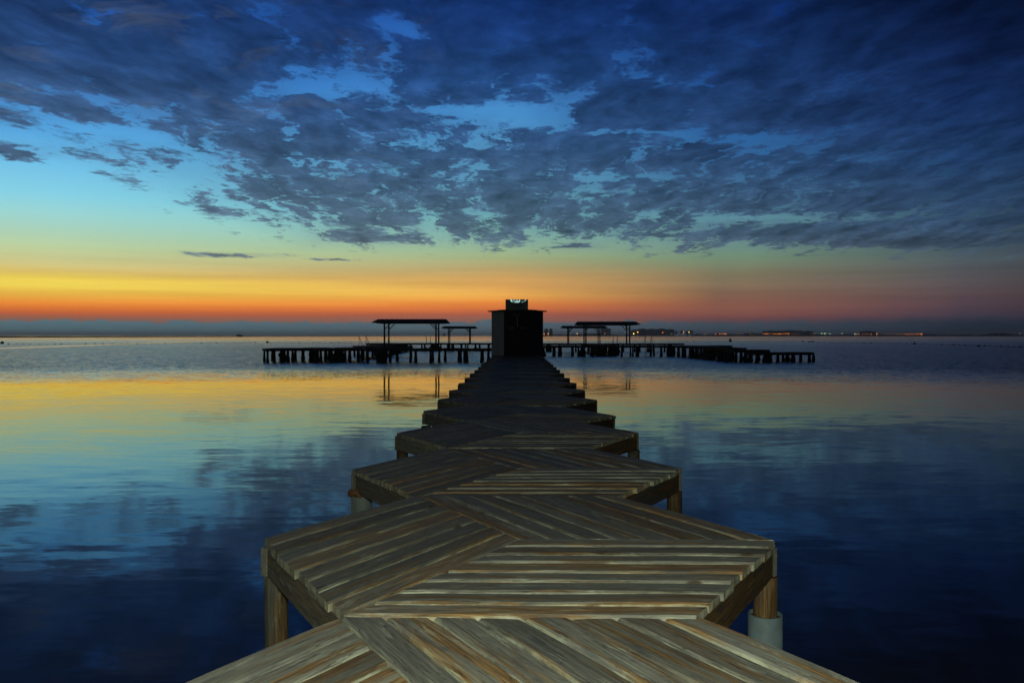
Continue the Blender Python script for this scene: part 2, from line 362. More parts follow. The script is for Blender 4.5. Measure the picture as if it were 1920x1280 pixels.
    def build(s, name, mats, parent=None, loc=(0, 0, 0), smooth=False):
        return link(name, s.mesh(name, mats, smooth), parent, loc)
def link(name, me, parent=None, loc=(0, 0, 0), rz=0):
    o = bpy.data.objects.new(name, me); col.objects.link(o); o.location = loc; o.rotation_euler = (0, 0, rz)
    if parent: o.parent = parent
    return o
def tag(o, label, cat, group=None):
    o['label'] = label; o['category'] = cat
    if group: o['group'] = group
    return o
def thing(name, loc, label, cat, group=None, rz=0):
    o = link(name, None, None, loc, rz); return tag(o, label, cat, group)
def struct(o): o['kind'] = 'structure'; return o
def PX(x, D): return (x - 970) * D / F          # metres sideways for something seen at column x, D metres away

# ------------------------------------------------------------------ water
m_, t_, b = mat('sea_water')
pos = t_.new('ShaderNodeNewGeometry').outputs['Position']
wx, wy, _ = t_.sep(pos)
# wind: the far water is ruffled, the near water lies almost still
big = t_.noise(t_.xyz(t_.m('MULTIPLY', wx, .012), t_.m('MULTIPLY', wy, .03), 0), 1, 4, .5)
shore = t_.m('ADD', wy, t_.m('ADD', t_.m('MULTIPLY', t_.m('SUBTRACT', big, .5), 26), t_.m('MULTIPLY', t_.m('ABSOLUTE', t_.m('ADD', wx, 3)), .35)))
ruf = t_.rng(shore, 42, 72, 0, 1, True)
# a slick of still water on the left
sl = t_.m('ABSOLUTE', t_.m('ADD', t_.m('ADD', wx, 97 - 148 * .196), t_.m('MULTIPLY', wy, .196)))
slick = t_.m('MULTIPLY', t_.rng(sl, 2.5, 6, 1, 0, True), t_.m('MULTIPLY', t_.rng(wy, 110, 160), t_.rng(wy, 430, 330)))
ruf = t_.m('MULTIPLY', ruf, t_.m('SUBTRACT', 1, t_.m('MULTIPLY', slick, .5)))
far = t_.rng(wy, 150, 650, 1, .30)
ruf = t_.m('MULTIPLY', ruf, far)
def slope(sx, sy, off, det=3):
    v = t_.xyz(t_.m('MULTIPLY', wx, sx), t_.m('MULTIPLY', wy, sy), off)
    c = t_.noise(v, 1, det, .5, 0, 1)
    return t_.vm('SUBTRACT', c, (.5, .5, .5))
s1 = slope(.9, 3.6, 0); s2 = slope(.25, .7, 7.7, 2); s3 = slope(5, 9, 3.3, 2)
calm = t_.m('ADD', .026, t_.m('MULTIPLY', t_.rng(t_.noise(t_.xyz(t_.m('MULTIPLY', wx, .12), t_.m('MULTIPLY', wy, .5), 4), 1, 3, .5), .42, .66), .030))
def scl(v, k):
    q = t_.vm('SCALE', v); t_.put(q.node.inputs[3], k); return q
sl_ = t_.vm('ADD', scl(s1, t_.m('ADD', calm, t_.m('MULTIPLY', ruf, .9))), scl(s2, t_.m('ADD', .018, t_.m('MULTIPLY', ruf, .12))))
sl_ = t_.vm('ADD', sl_, scl(s3, t_.m('ADD', .012, t_.m('MULTIPLY', ruf, .9))))
sxy = t_.sep(sl_)
# ruffled water shows the faces of its wavelets that lean to the open side
yr = t_.m('MULTIPLY', t_.m('ADD', t_.m('MULTIPLY', t_.m('ABSOLUTE', sxy[1]), .8), .030), -1)
yy = t_.m('ADD', t_.m('MULTIPLY', sxy[1], t_.m('SUBTRACT', 1, ruf)), t_.m('MULTIPLY', yr, ruf))
nrm = t_.vm('NORMALIZE', t_.xyz(sxy[0], yy, 1.0))
t_.l.new(nrm, b.inputs['Normal'])
b.inputs['Base Color'].default_value = (.011, .012, .010, 1)
b.inputs['IOR'].default_value = 1.45
t_.put(b.inputs['Roughness'], t_.m('ADD', .045, t_.m('MULTIPLY', ruf, .10)))
M_water = m_
mb = MB()
ys = [-60, 0, 10, 30, 80, 200, 600, 2000, 5000, 12000]; xs = [-12000, -5000, -1200, -200, -40, 0, 40, 200, 1200, 5000, 12000]
for y in ys:
    for x in xs: mb.v.append((x, y, 0))
for j in range(len(ys) - 1):
    for i in range(len(xs) - 1):
        a = j * len(xs) + i; mb.face([a, a + 1, a + len(xs) + 1, a + len(xs)])
struct(mb.build('water', M_water))

# ------------------------------------------------------------------ the boardwalk of hexagonal decks
R = 1.5; AP = R * math.sqrt(3) / 2; DECK = 1.2; Y0 = 4.716
NPL = 8; TH = .045
PAN = {'left': ((-R / 2, -AP), (.5, math.sqrt(3) / 2), (-.5, math.sqrt(3) / 2)),
       'near': ((-R / 2, -AP), (1, 0), (.5, math.sqrt(3) / 2)),
       'far': ((-R / 2, AP), (.5, -math.sqrt(3) / 2), (1, 0))}
def panel_mesh(kind, seed, name='deck_panel'):
    rr = random.Random(seed)
    O, d, wv = PAN[kind]; mbp = MB(); s = R / NPL; nu = 12
    sgn = 1 if (d[0] * wv[1] - d[1] * wv[0]) > 0 else -1
    for k in range(NPL):
        g = .0055 + rr.random() * .003
        q0, q1 = k * s + g, (k + 1) * s - g
        c = .012
        u0 = .004 + (rr.uniform(-.018, .012)); u1 = R - .004 - rr.uniform(-.022, .020)
        if kind == 'far': u0 = .005; u1 = R - .005
        if kind == 'left': u1 = R - .006
        if kind == 'near': u0 = .006
        tilt = rr.uniform(-.0032, .0032) + {'near': -.0028, 'left': -.0010, 'far': 0}[kind]; lift = rr.uniform(-.002, .002); cup = rr.uniform(-.003, .0015)
        r = rr.random(); uo = rr.random() * 20; ph = rr.random() * 9
        prof = [(q0, -TH, 0), (q0, -c, 0.02), (q0 + c, 0, .09), (q0 + (q1 - q0) * .3, 0, .3), (q0 + (q1 - q0) * .5, 0, .5), (q0 + (q1 - q0) * .7, 0, .7), (q1 - c, 0, .91), (q1, -c, .98), (q1, -TH, 1)]
        b0 = len(mbp.v); n = len(prof)
        for i in range(nu + 1):
            u = u0 + (u1 - u0) * i / nu
            bow = .0022 * math.sin(u * 2.3 + ph) + .0012 * math.sin(u * 7 + ph * 2)
            wob = .0018 * math.sin(u * 5 + ph) + .0012 * math.sin(u * 13 + ph)
            for j, (q, z, vn) in enumerate(prof):
                qq = q + (wob if 0 < j < n - 1 else 0)
                zz = DECK + z + lift + (bow + tilt * (vn * 2 - 1) + cup * (1 - (2 * vn - 1) ** 2) if 0 < j < n - 1 else 0)
                if j in (1, 2, 6, 7): zz -= max(0, .003 * mnoise.noise(Vector((u * 9, k * 3.1 + j, seed))))
                if i in (0, nu) and 0 < j < n - 1: zz -= .0035
                mbp.v.append((O[0] + d[0] * u + wv[0] * qq, O[1] + d[1] * u + wv[1] * qq, zz))
        for i in range(nu):
            for j in range(n):
                jj = (j + 1) % n
                f = [b0 + i * n + j, b0 + i * n + jj, b0 + (i + 1) * n + jj, b0 + (i + 1) * n + j]
                ua, ub = u0 + (u1 - u0) * i / nu + uo, u0 + (u1 - u0) * (i + 1) / nu + uo
                va, vb = prof[j][2], prof[jj][2]
                uv = [(ua, va * s * .87), (ua, vb * s * .87), (ub, vb * s * .87), (ub, va * s * .87)]
                rn = [(r, va), (r, vb), (r, vb), (r, va)]
                if sgn > 0: f = f[::-1]; uv = uv[::-1]; rn = rn[::-1]
                mbp.face(f, uv, rn)
        for e in (0, nu):
            idx = [b0 + e * n + j for j in range(n)]
            uv = [(uo + .3 + prof[j][1] * 3, prof[j][2] * s) for j in range(n)]
            rn = [(r, .02)] * n
            if (e == 0) == (sgn < 0): idx, uv = idx[::-1], uv[::-1]
            mbp.face(idx, uv, rn)
    return mbp.mesh(name, M_wood_shaded if kind == 'left' and seed >= 100 + len(kind) else M_wood)
def beam_mb(a, b_, ext0=0, ext1=0, ztop=DECK - TH - .002, h=.165, wd=.045):
    a = Vector((a[0], a[1], 0)); b_ = Vector((b_[0], b_[1], 0)); d = (b_ - a).normalized()
    a = a - d * ext0; b_ = b_ + d * ext1
    m = MB(); n = 6; r = rng.random()
    sd = Vector((d.y, -d.x, 0))
    for i in range(n + 1):
        p = a + (b_ - a) * i / n; ww = .002 * math.sin(i * 2.1 + r * 9)
        for (o_, z) in ((-wd / 2, ztop - h), (wd / 2, ztop - h), (wd / 2, ztop), (-wd / 2, ztop)):
            m.v.append(tuple(p + sd * (o_ + ww) + Vector((0, 0, z + (ww if z < ztop else 0)))))
    L = (b_ - a).length
    for i in range(n):
        for j in range(4):
            k = (j + 1) % 4
            uvs = [(L * i / n + r * 9, (0, .04, .2, .24, .4)[j]), (L * i / n + r * 9, (0, .04, .2, .24, .4)[j + 1]), (L * (i + 1) / n + r * 9, (0, .04, .2, .24, .4)[j + 1]), (L * (i + 1) / n + r * 9, (0, .04, .2, .24, .4)[j])]
            m.face([i * 4 + j, i * 4 + k, (i + 1) * 4 + k, (i + 1) * 4 + j][::-1], uvs[::-1], [(r, .5)] * 4)
    m.face([0, 1, 2, 3], [(r, 0), (r, .04), (r + .16, .04), (r + .16, 0)], [(r, .5)] * 4)
    m.face([n * 4 + j for j in (3, 2, 1, 0)], [(r, 0), (r, .04), (r + .16, .04), (r + .16, 0)], [(r, .5)] * 4)
    return m

walk = thing('boardwalk', (0, 0, 0), 'long zigzag boardwalk of hexagonal plank decks running from the foreground to the hut', 'boardwalk')
shared = {}
def pmesh(kind, n):
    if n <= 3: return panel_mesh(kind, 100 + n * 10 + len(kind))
    key = (kind, n % 3)
    if key not in shared: shared[key] = panel_mesh(kind, 500 + (n % 3) * 10 + len(kind))
    return shared[key]
inset = .035
def hexpt(i, r=R):
    a = rad(60 * i); return (r * math.cos(a), r * math.sin(a))
tilts = {1: (-.012, .004), 3: (-.008, -.024), 4: (.0, -.004)}
joist_me = None
for n in range(-1, 18):
    cy = Y0 + n * 2 * AP
    dz_, roll = tilts.get(n, (rng.uniform(-.006, .006), rng.uniform(-.004, .004)))
    sx_ = {-1: 1.055, 0: 1.012}.get(n, 1.006)
    base = Matrix.Translation(((.022 if n < 0 else .012 if n < 1 else 0), cy, dz_)) @ Matrix.Rotation(-roll, 4, 'Y') @ Matrix.Diagonal((sx_, 1, 1, 1))
    def place(o): o.matrix_local = base
    for kind in ('left', 'near', 'far'):
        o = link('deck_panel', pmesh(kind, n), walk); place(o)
    # side beams: two near ones and two far ones
    rI = R - inset * 1.155
    for (i0, i1, e0, e1) in ((3, 4, -.003, .02), (3, 2, .05, .02), (0, 5, -.003, .02), (0, 1, .03, .02)):
        key = ('beam', i0, i1, n if n < 4 else n % 2)
        if key not in shared:
            shared[key] = beam_mb(hexpt(i0, rI), hexpt(i1, rI), e0, e1).mesh('edge_beam', M_beam_brown_shaded if (i0, i1) == (0, 5) else M_beam)
        o = link('edge_beam', shared[key], walk); place(o)
    if joist_me is None:
        j = MB()
        for k in (0, 2, 4):
            p = hexpt(k * 1 + (1 if False else 0), R - .12); 
            j.bar((0, 0, DECK - TH - .085), (p[0], p[1], DECK - TH - .085), .09, .15)
        for k in (1, 3, 5):
            p = hexpt(k, R - .12); j.bar((p[0] * .06, p[1] * .06, DECK - TH - .088), (p[0], p[1], DECK - TH - .088), .09, .15)
        for sy in (-1, 1):
            j.bar((-R / 2 + .06, sy * (AP - .03), DECK - TH - .09), (R / 2 - .06, sy * (AP - .03), DECK - TH - .09), .05, .16)
        joist_me = j.mesh('joist_frame', M_beam)
    o = link('joist_frame', joist_me, walk); place(o)
    # posts at both tips, some standing in plastic pipe
    for sx in (-1, 1):
        sleeve = (n, sx) in ((0, 1), (1, -1), (4, -1), (6, 1), (9, -1), (12, 1), (14, -1))
        stp = .76 if (n, sx) == (0, 1) else .97
        rp = .070 + rng.uniform(-.004, .006)
        prof = [(rp * (1.06 if k < 3 else 1), z) for k, z in enumerate([-1.2, -.6, -.2, .1, .4, .7, .9, DECK - TH - .17])]
        if (n, sx) == (1, -1): prof = [(rp * .8, -1.2), (rp * .8, .9), (rp * .8, DECK - TH - .17)]
        m = MB(); m.lathe(prof, (0, 0, 0), 16, jit=.10, seed=n * 3.1 + sx)
        px_ = sx * (1.43 if sx < 0 else (1.465 if n == 0 else 1.44))
        po = m.build('post', M_post, walk, (px_, cy + .01, 0), True)
        if sleeve:
            rs = .098; m = MB()
            m.lathe([(rs, -1.2), (rs, stp), (rs - .010, stp + .001), (rs - .012, stp - .07), (.0, stp - .072)], (0, 0, 0), 28, cap=False)
            so = m.build('pipe_sleeve', M_pvc if n == 0 else M_pvc_old, po, (0, 0, 0), True)
            if n != 0:
                m = MB(); m.lathe([(.06, stp - .05), (.10, stp - .03), (.115, stp + .01), (.09, stp + .03), (.05, stp + .05)], (-.015, -.01, 0), 14, jit=.5, seed=n)
                m.build('concrete_fill', M_rust, po, (0, 0, 0), True)
            else:
                m = MB(); m.lathe([(.0, stp - .03), (rs - .013, stp - .02), (.06, stp - .005)], (0, 0, 0), 20, jit=.0, cap=False)
                m.build('concrete_fill', M_rust, po, (0, 0, 0), True)

# ------------------------------------------------------------------ the hut at the end of the boardwalk
HY = Y0 + 17 * 2 * AP
hut = thing('hut', (0, HY, DECK + .005), 'dark six sided wooden hut with double door at the end of the boardwalk', 'hut')
HR = 1.575; HH = 2.64
def wall(i0, i1, mats, boards):
    a = Vector(hexpt(i0, HR)); b_ = Vector(hexpt(i1, HR)); m = MB()
    d = (b_ - a); L = d.length; d.normalize(); nrm_ = Vector((d.y, -d.x))
    if nrm_.dot((a + b_) / 2) < 0: nrm_ = -nrm_
    for k in range(boards):
        t0, t1 = L * k / boards + .008, L * (k + 1) / boards - .008
        if (i0, i1) == (3, 4) and k == boards // 2: t0 += .06
        p, q = a + d * t0, a + d * t1
        off = .004 * (k % 2)
        m.prism([tuple(p - nrm_ * .05), tuple(q - nrm_ * .05), tuple(q + nrm_ * off), tuple(p + nrm_ * off)] if d.cross(nrm_) > 0 else
                [tuple(p + nrm_ * off), tuple(q + nrm_ * off), tuple(q - nrm_ * .05), tuple(p - nrm_ * .05)], 0, HH)
    # backing
    p, q = a, b_
    m.prism([tuple(p - nrm_ * .09), tuple(q - nrm_ * .09), tuple(q - nrm_ * .052), tuple(p - nrm_ * .052)], 0, HH - .01)
    return m.build('wall', mats, hut)
wall(3, 4, M_hut_skylit, 6); wall(4, 5, M_hut_dark, 7); wall(5, 0, M_hut_dark, 6)
wall(0, 1, M_hut_dark, 6); wall(1, 2, M_hut_dark, 7); wall(2, 3, M_hut_skylit, 6)
m = MB(); c1 = [hexpt(i, 1.80) for i in range(6)]
m.prism(c1, HH + .001, HH + .07); m.prism([hexpt(i, 1.2) for i in range(6)], HH + .071, HH + .12)
m.build('roof', M_roof, hut)
fy = -HR * math.sqrt(3) / 2
m = MB(); m.box((-.79, fy - .03, 0), (-.74, fy + .02, HH)); m.box((.74, fy - .03, 0), (.79, fy + .02, HH)); m.box((-.735, fy - .045, HH - .2), (.735, fy - .004, HH - .12))
m.build('door_frame', M_hut_dark, hut)
for sx in (-1, 1):
    m = MB(); x0, x1 = sorted((sx * .02, sx * .62))
    for k in range(4):
        m.box((x0 + k * .15 + .004, fy - .035, .05), (x0 + (k + 1) * .15 - .004, fy - .008, 2.2))
    m.box((x0 + .004, fy - .050, .3), (x1 - .004, fy - .036, .4)); m.box((x0 + .004, fy - .050, 1.9), (x1 - .004, fy - .036, 2.0))
    dr = m.build('door', M_hut_dark, hut)
    m = MB(); xm = sx * (.33 if sx > 0 else .35); m.box((xm - .13, fy - .075, 1.62), (xm + .13, fy - .052, 1.655)); m.build('handle', M_hut_pale, dr)
m = MB(); m.box((-.02, fy - .07, 1.7), (.015, fy - .052, 2.33)); m.build('door_strip', M_hut_pale, hut)
m = MB(); m.box((-.32, fy - .075, 2.36), (.22, fy - .05, 2.45)); pl = m.build('name_plate', M_hut_dark, hut)
m = MB(); xx = -.29
for wd in (.05, .03, .06, .04, .05, .03, .05, .06, .04):
    m.box((xx, fy - .080, 2.385), (xx + wd * .7, fy - .0755, 2.43)); xx += wd + .008
m.build('plate_lettering', M_text, pl)
m = MB(); m.box((-.70, fy - .06, HH + .08), (.64, fy, HH + .70)); m.box((-.5, fy + .001, HH + .12), (-.44, fy + .4, HH + .18)); m.box((.38, fy + .001, HH + .12), (.44, fy + .4, HH + .18))
sg = m.build('sign_panel', M_sign, hut)
def strokes(lst, mat_, nm, zo=HH + .70):
    m = MB(); y = fy - .066
    for (xa, za, xb, zb, w0, w1) in lst:
        a = Vector((xa, zo + za)); b_ = Vector((xb, zo + zb)); d = (b_ - a).normalized(); q = Vector((-d.y, d.x))
        pts = [a - q * w0 / 2, b_ - q * w1 / 2, b_ + q * w1 / 2, a + q * w0 / 2]
        bb = len(m.v)
        for p in pts: m.v.append((p.x, y, p.y))
        for p in pts: m.v.append((p.x, y + .005, p.y))
        m.face([bb, bb + 1, bb + 2, bb + 3]); m.face([bb + 7, bb + 6, bb + 5, bb + 4])
        for i in range(4): m.face([bb + i, bb + 4 + i, bb + 4 + (i + 1) % 4, bb + (i + 1) % 4])
    return m.build(nm, mat_, sg)
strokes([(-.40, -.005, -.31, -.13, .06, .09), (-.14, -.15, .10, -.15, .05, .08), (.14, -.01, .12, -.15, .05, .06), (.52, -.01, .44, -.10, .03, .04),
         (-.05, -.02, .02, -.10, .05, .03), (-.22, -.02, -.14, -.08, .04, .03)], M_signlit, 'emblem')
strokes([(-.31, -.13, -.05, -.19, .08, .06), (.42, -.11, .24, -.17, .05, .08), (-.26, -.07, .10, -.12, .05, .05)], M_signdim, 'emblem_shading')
M_faint = simple('faint_lettering', (.11, .14, .15), .6, 3, .2)
lt = []
for zz, x0, x1 in ((-.30, -.36, .30), (-.385, -.30, .26), (-.47, -.38, .34)):
    x = x0
    while x < x1:
        q = rng.uniform(.03, .06); lt.append((x, zz, x + q * .7, zz, .035, .035)); x += q
strokes(lt, M_faint, 'sign_lettering')

# ------------------------------------------------------------------ the bathing jetties
pile_cache = {}
def pile_mesh(kind, z):
    key = (kind, round(z, 2))
    if key in pile_cache: return pile_cache[key]
    m = MB(); top = z - .2
    if kind < 4: prof = [(.15, -1.5), (.15, -.2), (.14, .2), (.11, .5), (.10, top)]; jit = .3
    elif kind < 6: prof = [(.26, -1.5), (.27, -.1), (.30, .15), (.20, .38), (.13, .6), (.12, top)]; jit = .5
    elif kind < 8: prof = [(.24, -1.5), (.25, 0), (.22, .35), (.24, .6), (.22, .8), (.20, top)]; jit = .35
    else: prof = [(.40, -1.5), (.42, -.05), (.40, .25), (.46, .45), (.38, .62), (.26, .8), (.22, top)]; jit = .6
    m.lathe(prof, (0, 0, 0), 12, jit=jit, seed=kind * 5.3)
    pile_cache[key] = m.mesh('pile', M_pile, True); return pile_cache[key]
deck_cache = {}
def deck_mesh(z):
    k = round(z, 2)
    if k in deck_cache: return deck_cache[k]
    m = MB()
    m.prism([hexpt(i, R - .01) for i in range(6)], z - .045, z)
    m.prism([hexpt(i, R - .05) for i in range(6)], z - .235, z - .048)
    # plank joints cut as thin raised battens would hide the scale: boards lie 3 mm proud in turn
    for q in range(-4, 5):
        y = q * .29; hw = R - .06 - abs(y) / math.sqrt(3)
        if abs(y) < AP - .1: m.box((-hw, y - .07, z + .001), (hw, y + .07, z + .006))
    deck_cache[k] = m.mesh('deck_platform', M_far); return deck_cache[k]
def jetty(label, centers, fat=.35, lab_cat='jetty', seed=1, skip=.10):
    rr = random.Random(seed)
    ox, oy = centers[0][0], centers[0][1]
    root = thing('bathing_jetty', (ox, oy, 0), label, lab_cat, 'jetties around the hut')
    used = []
    for (x, y, z) in centers:
        o = link('deck_platform', deck_mesh(z), root, (x - ox, y - oy, 0))
        for i in range(6):
            p = hexpt(i, R - .2); X, Y = x + p[0], y + p[1]
            if any((X - a) ** 2 + (Y - b_) ** 2 < .62 ** 2 for a, b_ in used): continue
            if len(used) >= 98 or rr.random() < skip: continue
            used.append((X, Y))
            k = rr.choice((4, 5, 6, 7, 8, 9)) if rr.random() < fat else rr.choice((0, 1, 2, 3))
            q = link('pile', pile_mesh(k, z), root, (X - ox + rr.uniform(-.08, .08), Y - oy, 0), rr.random() * 6.28)
            sc_ = rr.uniform(.85, 1.2); q.scale = (sc_, sc_, 1)
    return root
def row(x0, x1, y, z=DECK, flip=0):
    out = []; n = max(1, round((x1 - x0 - 3) / 2.25)) ; st = (x1 - x0 - 3) / n
    for k in range(n + 1):
        out.append((x0 + 1.5 + k * st, y + (.65 if (k + flip) % 2 else -.65), z))
    return out
def chain(x0, y0, x1, y1, z=DECK):
    L = math.hypot(x1 - x0, y1 - y0); n = max(1, round(L / 2.598))
    return [(x0 + (x1 - x0) * k / n, y0 + (y1 - y0) * k / n, z) for k in range(n + 1)]
YFL, YFR, YBL, YBR = 75.0, 96.0, 127.0, 122.0
jetty('long dark jetty crossing left of the hut, its left end crowded with piles', row(-23.8, -.2, YFL) + [(x, y + 2.6, z) for x, y, z in row(-23.8, -14.5, YFL)] + [(x, y + 5.2, z) for x, y, z in row(-21.5, -15.5, YFL)], .22, seed=3)
jetty('jetty behind the left front jetty, with a bathing ladder', chain(-15.6, 85.5, -16.2, 90.7) + row(-19.4, -12.2, 94.5) + chain(-17, 98, -18, 123), .04, seed=5, skip=.55)
jetty('farthest jetty behind the two left canopies', row(-24.0, -1.5, YBL), .30, seed=8)
jetty('low jetty right of the hut, running level behind the pale reflections', row(2.2, 26.0, YFR), .18, seed=14)
jetty('farther jetty on the right, under the small canopy', row(2.0, 25.6, YBR) + chain(11, 100, 11, 118), .15, seed=15, skip=.5)
jetty('short jetty arm on the right coming nearer from the long row', chain(20.0, 93, 21.0, 78.5), .25, seed=18)
jetty('lowest jetty platform, stepped down at the far right end', [(22.7, 76.6, 1.05), (21.0, 75.6, 1.05), (24.5, 74.6, .84), (26.4, 75.2, .84), (22.4, 74.0, .84)], .22, seed=21)
jetty('dark jetty section straight behind the hut', chain(0, HY + 2 * AP, 0, 120), .2, seed=25)

# ------------------------------------------------------------------ canopies
def canopy(x, y, L, label, slim=0.0):
    root = thing('canopy', (x, y, DECK), label, 'canopy', 'canopies on the jetties')
    W_ = 4.4; hl = L / 2; zt = 2.80 - slim; ze = 2.47 - slim * .6
    m = MB(); th = .07
    v = [(-hl, -W_ / 2, ze), (hl, -W_ / 2, ze), (hl - .18, 0, zt), (-hl + .18, 0, zt), (hl, W_ / 2, ze), (-hl, W_ / 2, ze)]
    b = len(m.v)
    for q in v: m.v.append(q)
    for q in v: m.v.append((q[0], q[1], q[2] - th))
    m.face([0, 1, 2, 3]); m.face([3, 2, 4, 5]); m.face([9, 8, 7, 6]); m.face([11, 10, 8, 9])
    for a, c in ((0, 1), (1, 2), (2, 4), (4, 5), (5, 3), (3, 0)): m.face([a, c, c + 6, a + 6][::-1])
    # standing seams of the roofing
    n = int(L / .5)
    for k in range(1, n):
        xx = -hl + L * k / n
        m.bar((xx, -W_ / 2 + .02, ze + .016), (xx * .97, -.02, zt + .016), .03, .03); m.bar((xx, W_ / 2 - .02, ze + .016), (xx * .97, .02, zt + .016), .03, .03)
    m.build('roof', M_roof, root)
    px_ = hl - 1.05; py_ = 1.3
    for sy in (-1, 1):
        m = MB(); m.bar((-hl + .25, sy * py_, ze - .02), (hl - .25, sy * py_, ze - .02), .09, .18); m.build('roof_beam', M_far, root)
        for sx in (-1, 1):
            m = MB(); m.box((sx * px_ - .07, sy * py_ - .07, .004), (sx * px_ + .07, sy * py_ + .07, ze - .112)); p = m.build('post', M_far, root)
            m = MB(); m.bar((sx * (px_ - .07), sy * py_, ze - .62), (sx * (px_ - .58), sy * py_, ze - .11), .07, .08); m.build('brace', M_far, p)
    m = MB()
    for sx in (-1, 1): m.bar((sx * px_, -W_ / 2 + .2, ze + .02), (sx * px_, 0, zt - .12), .08, .1); m.bar((sx * px_, W_ / 2 - .2, ze + .02), (sx * px_, 0, zt - .12), .08, .1)
    m.build('rafters', M_far, root)
    return root
def cspan(xa, xb, D): return (PX(xa, D) + PX(xb, D)) / 2, PX(xb, D) - PX(xa, D)
for xa, xb, D, lb in ((700, 838, 76.5, 'large canopy on four posts at the front left of the hut, the largest one'),
                      (828, 893, 124, 'smallest canopy, partly behind the large left canopy'),
                      (1081, 1198, 90, 'large canopy on the right of the hut, overlapping a smaller one'),
                      (1053, 1138, 118, 'long low canopy just right of the hut, behind the large right canopy')):
    cx, L = cspan(xa, xb, D)
    canopy(cx, D + 1.3, L, lb, .14 if D > 100 else 0)

# ------------------------------------------------------------------ bathing ladders
def ladder(xl, xr, D, z, lean, label, side=-1):
    x0, x1 = PX(xl, D), PX(xr, D)
    root = thing('bathing_ladder', (x0, D, z), label, 'ladder', 'ladders on the jetties')
    wd = x1 - x0
    for k, xx in enumerate((0, wd)):
        m = MB()
        m.bar((xx, 0, -z - .6 + z * 0), (xx, 0, 1.12), .045, .045); m.bar((xx, 0, 1.12), (xx + lean, .25, .0), .04, .04)
        m.build('handrail', M_metal, root)
    for k in range(6):
        m = MB(); zz = -z - .35 + k * .27; m.bar((.02, 0, zz), (wd - .02, 0, zz), .04, .05); m.build('rung', M_metal, root)
ladder(672.8, 685.8, 91.5, DECK, .38, 'ladder with arched handrails left of the large left canopy')
ladder(799, 806.5, 124.5, DECK, .05, 'thin distant ladder between the posts of the large left canopy')
ladder(1149.7, 1157.8, 119.2, DECK, -.12, 'distant ladder between the posts of the large right canopy')
ladder(1210.3, 1221.9, 93.9, DECK, -.25, 'ladder with sloping handrails right of the large right canopy')

# ------------------------------------------------------------------ buoys and float lines
def float_me(r):
    m = MB(); m.lathe([(r * .3, -r * .5), (r * .85, -r * .25), (r, 0), (r * .9, r * .35), (r * .5, r * .65), (r * .12, r * .75)], n=10); return m.mesh('float', M_float, True)
FM = float_me(.20)
def fline(pts, sp, label, group, rname):
    P_ = [Vector((PX(x, 3600 / (y - 629)), 3600 / (y - 629), 0)) for x, y in pts]
    xs_ = []; x = pts[0][0]
    while x < pts[-1][0]: xs_.append(x); x += sp * rng.uniform(.75, 1.25)
    last = None; m = MB()
    for x in xs_:
        for (xa, ya), (xb, yb) in zip(pts, pts[1:]):
            if xa <= x <= xb:
                y = ya + (yb - ya) * (x - xa) / (xb - xa); break
        D = 3600 / (y - 629)
        o = link('line_float', FM, None, (PX(x, D), D, .03), 0); s_ = rng.uniform(.8, 1.35); o.scale = (s_ * 1.3, s_, s_)
        tag(o, label, 'float', group)
        p = Vector((PX(x, D), D, .03))
        if last is not None: m.bar(last, p, .03, .03)
        last = p
    tag(m.build('float_rope', M_rope), rname, 'rope')
fline([(12, 645.6), (250, 644.6), (470, 642.5)], 15, 'small dark float on the rope line at the far left of the jetties', 'floats of the left outer line', 'rope carrying the floats across the far left water')
fline([(506, 642.8), (668, 642.6)], 13, 'small float on the rope line just above the left end of the jetty', 'floats of the left inner line', 'rope carrying floats behind the left jetty end')
fline([(1026, 640), (1300, 640), (1500, 641)], 13, 'small float on the rope line behind the right jetty', 'floats of the line behind the right jetty', 'rope carrying floats behind the right jetty')
fline([(1532, 641.8), (1710, 644.6), (1916, 651)], 11, 'small dark float on the curving line at the far right', 'floats of the far right line', 'rope carrying the curved float line at the far right')
def marker(x, D, r, label, kind='round'):
    if kind == 'round': prof = [(r * .5, -r * .6), (r * .95, -r * .1), (r, r * .5), (r * .8, r * 1.1), (r * .35, r * 1.45), (r * .1, r * 1.5)]
    elif kind == 'bell': prof = [(r * .6, -r * .3), (r, 0), (r * 1.02, r * .7), (r * .75, r * 1.2), (r * .30, r * 1.7), (r * .22, r * 2.4), (r * .08, r * 2.6)]
    else: prof = [(r * .8, -r * .2), (r * 1.4, r * .1), (r * 1.2, r * .45), (r * .35, r * .7), (r * .2, r * 1.0)]
    m = MB(); m.lathe(prof, n=14)
    tag(m.build('marker_buoy', M_float, None, (PX(x, D), D, 0), True), label, 'buoy')
marker(0, 235, .50, 'round dark buoy cut by the left edge of the photo')
marker(500.5, 262, .42, 'round dark buoy above the left end of the jetty')
marker(478, 262, .22, 'little dark buoy left of the round one')
marker(1368.5, 320, .60, 'tall bell shaped marker buoy standing out beyond the right jetty', 'bell')
marker(1504.5, 295, .32, 'little dark buoy beside the small dinghy')
marker(1712.5, 222, .28, 'small pointed buoy halfway along the curving far right line', 'bell')
marker(1831, 178, .36, 'flat broad buoy near the right end of the curving line', 'flat')
marker(1919, 160, .30, 'dark buoy cut by the right edge of the photo', 'flat')
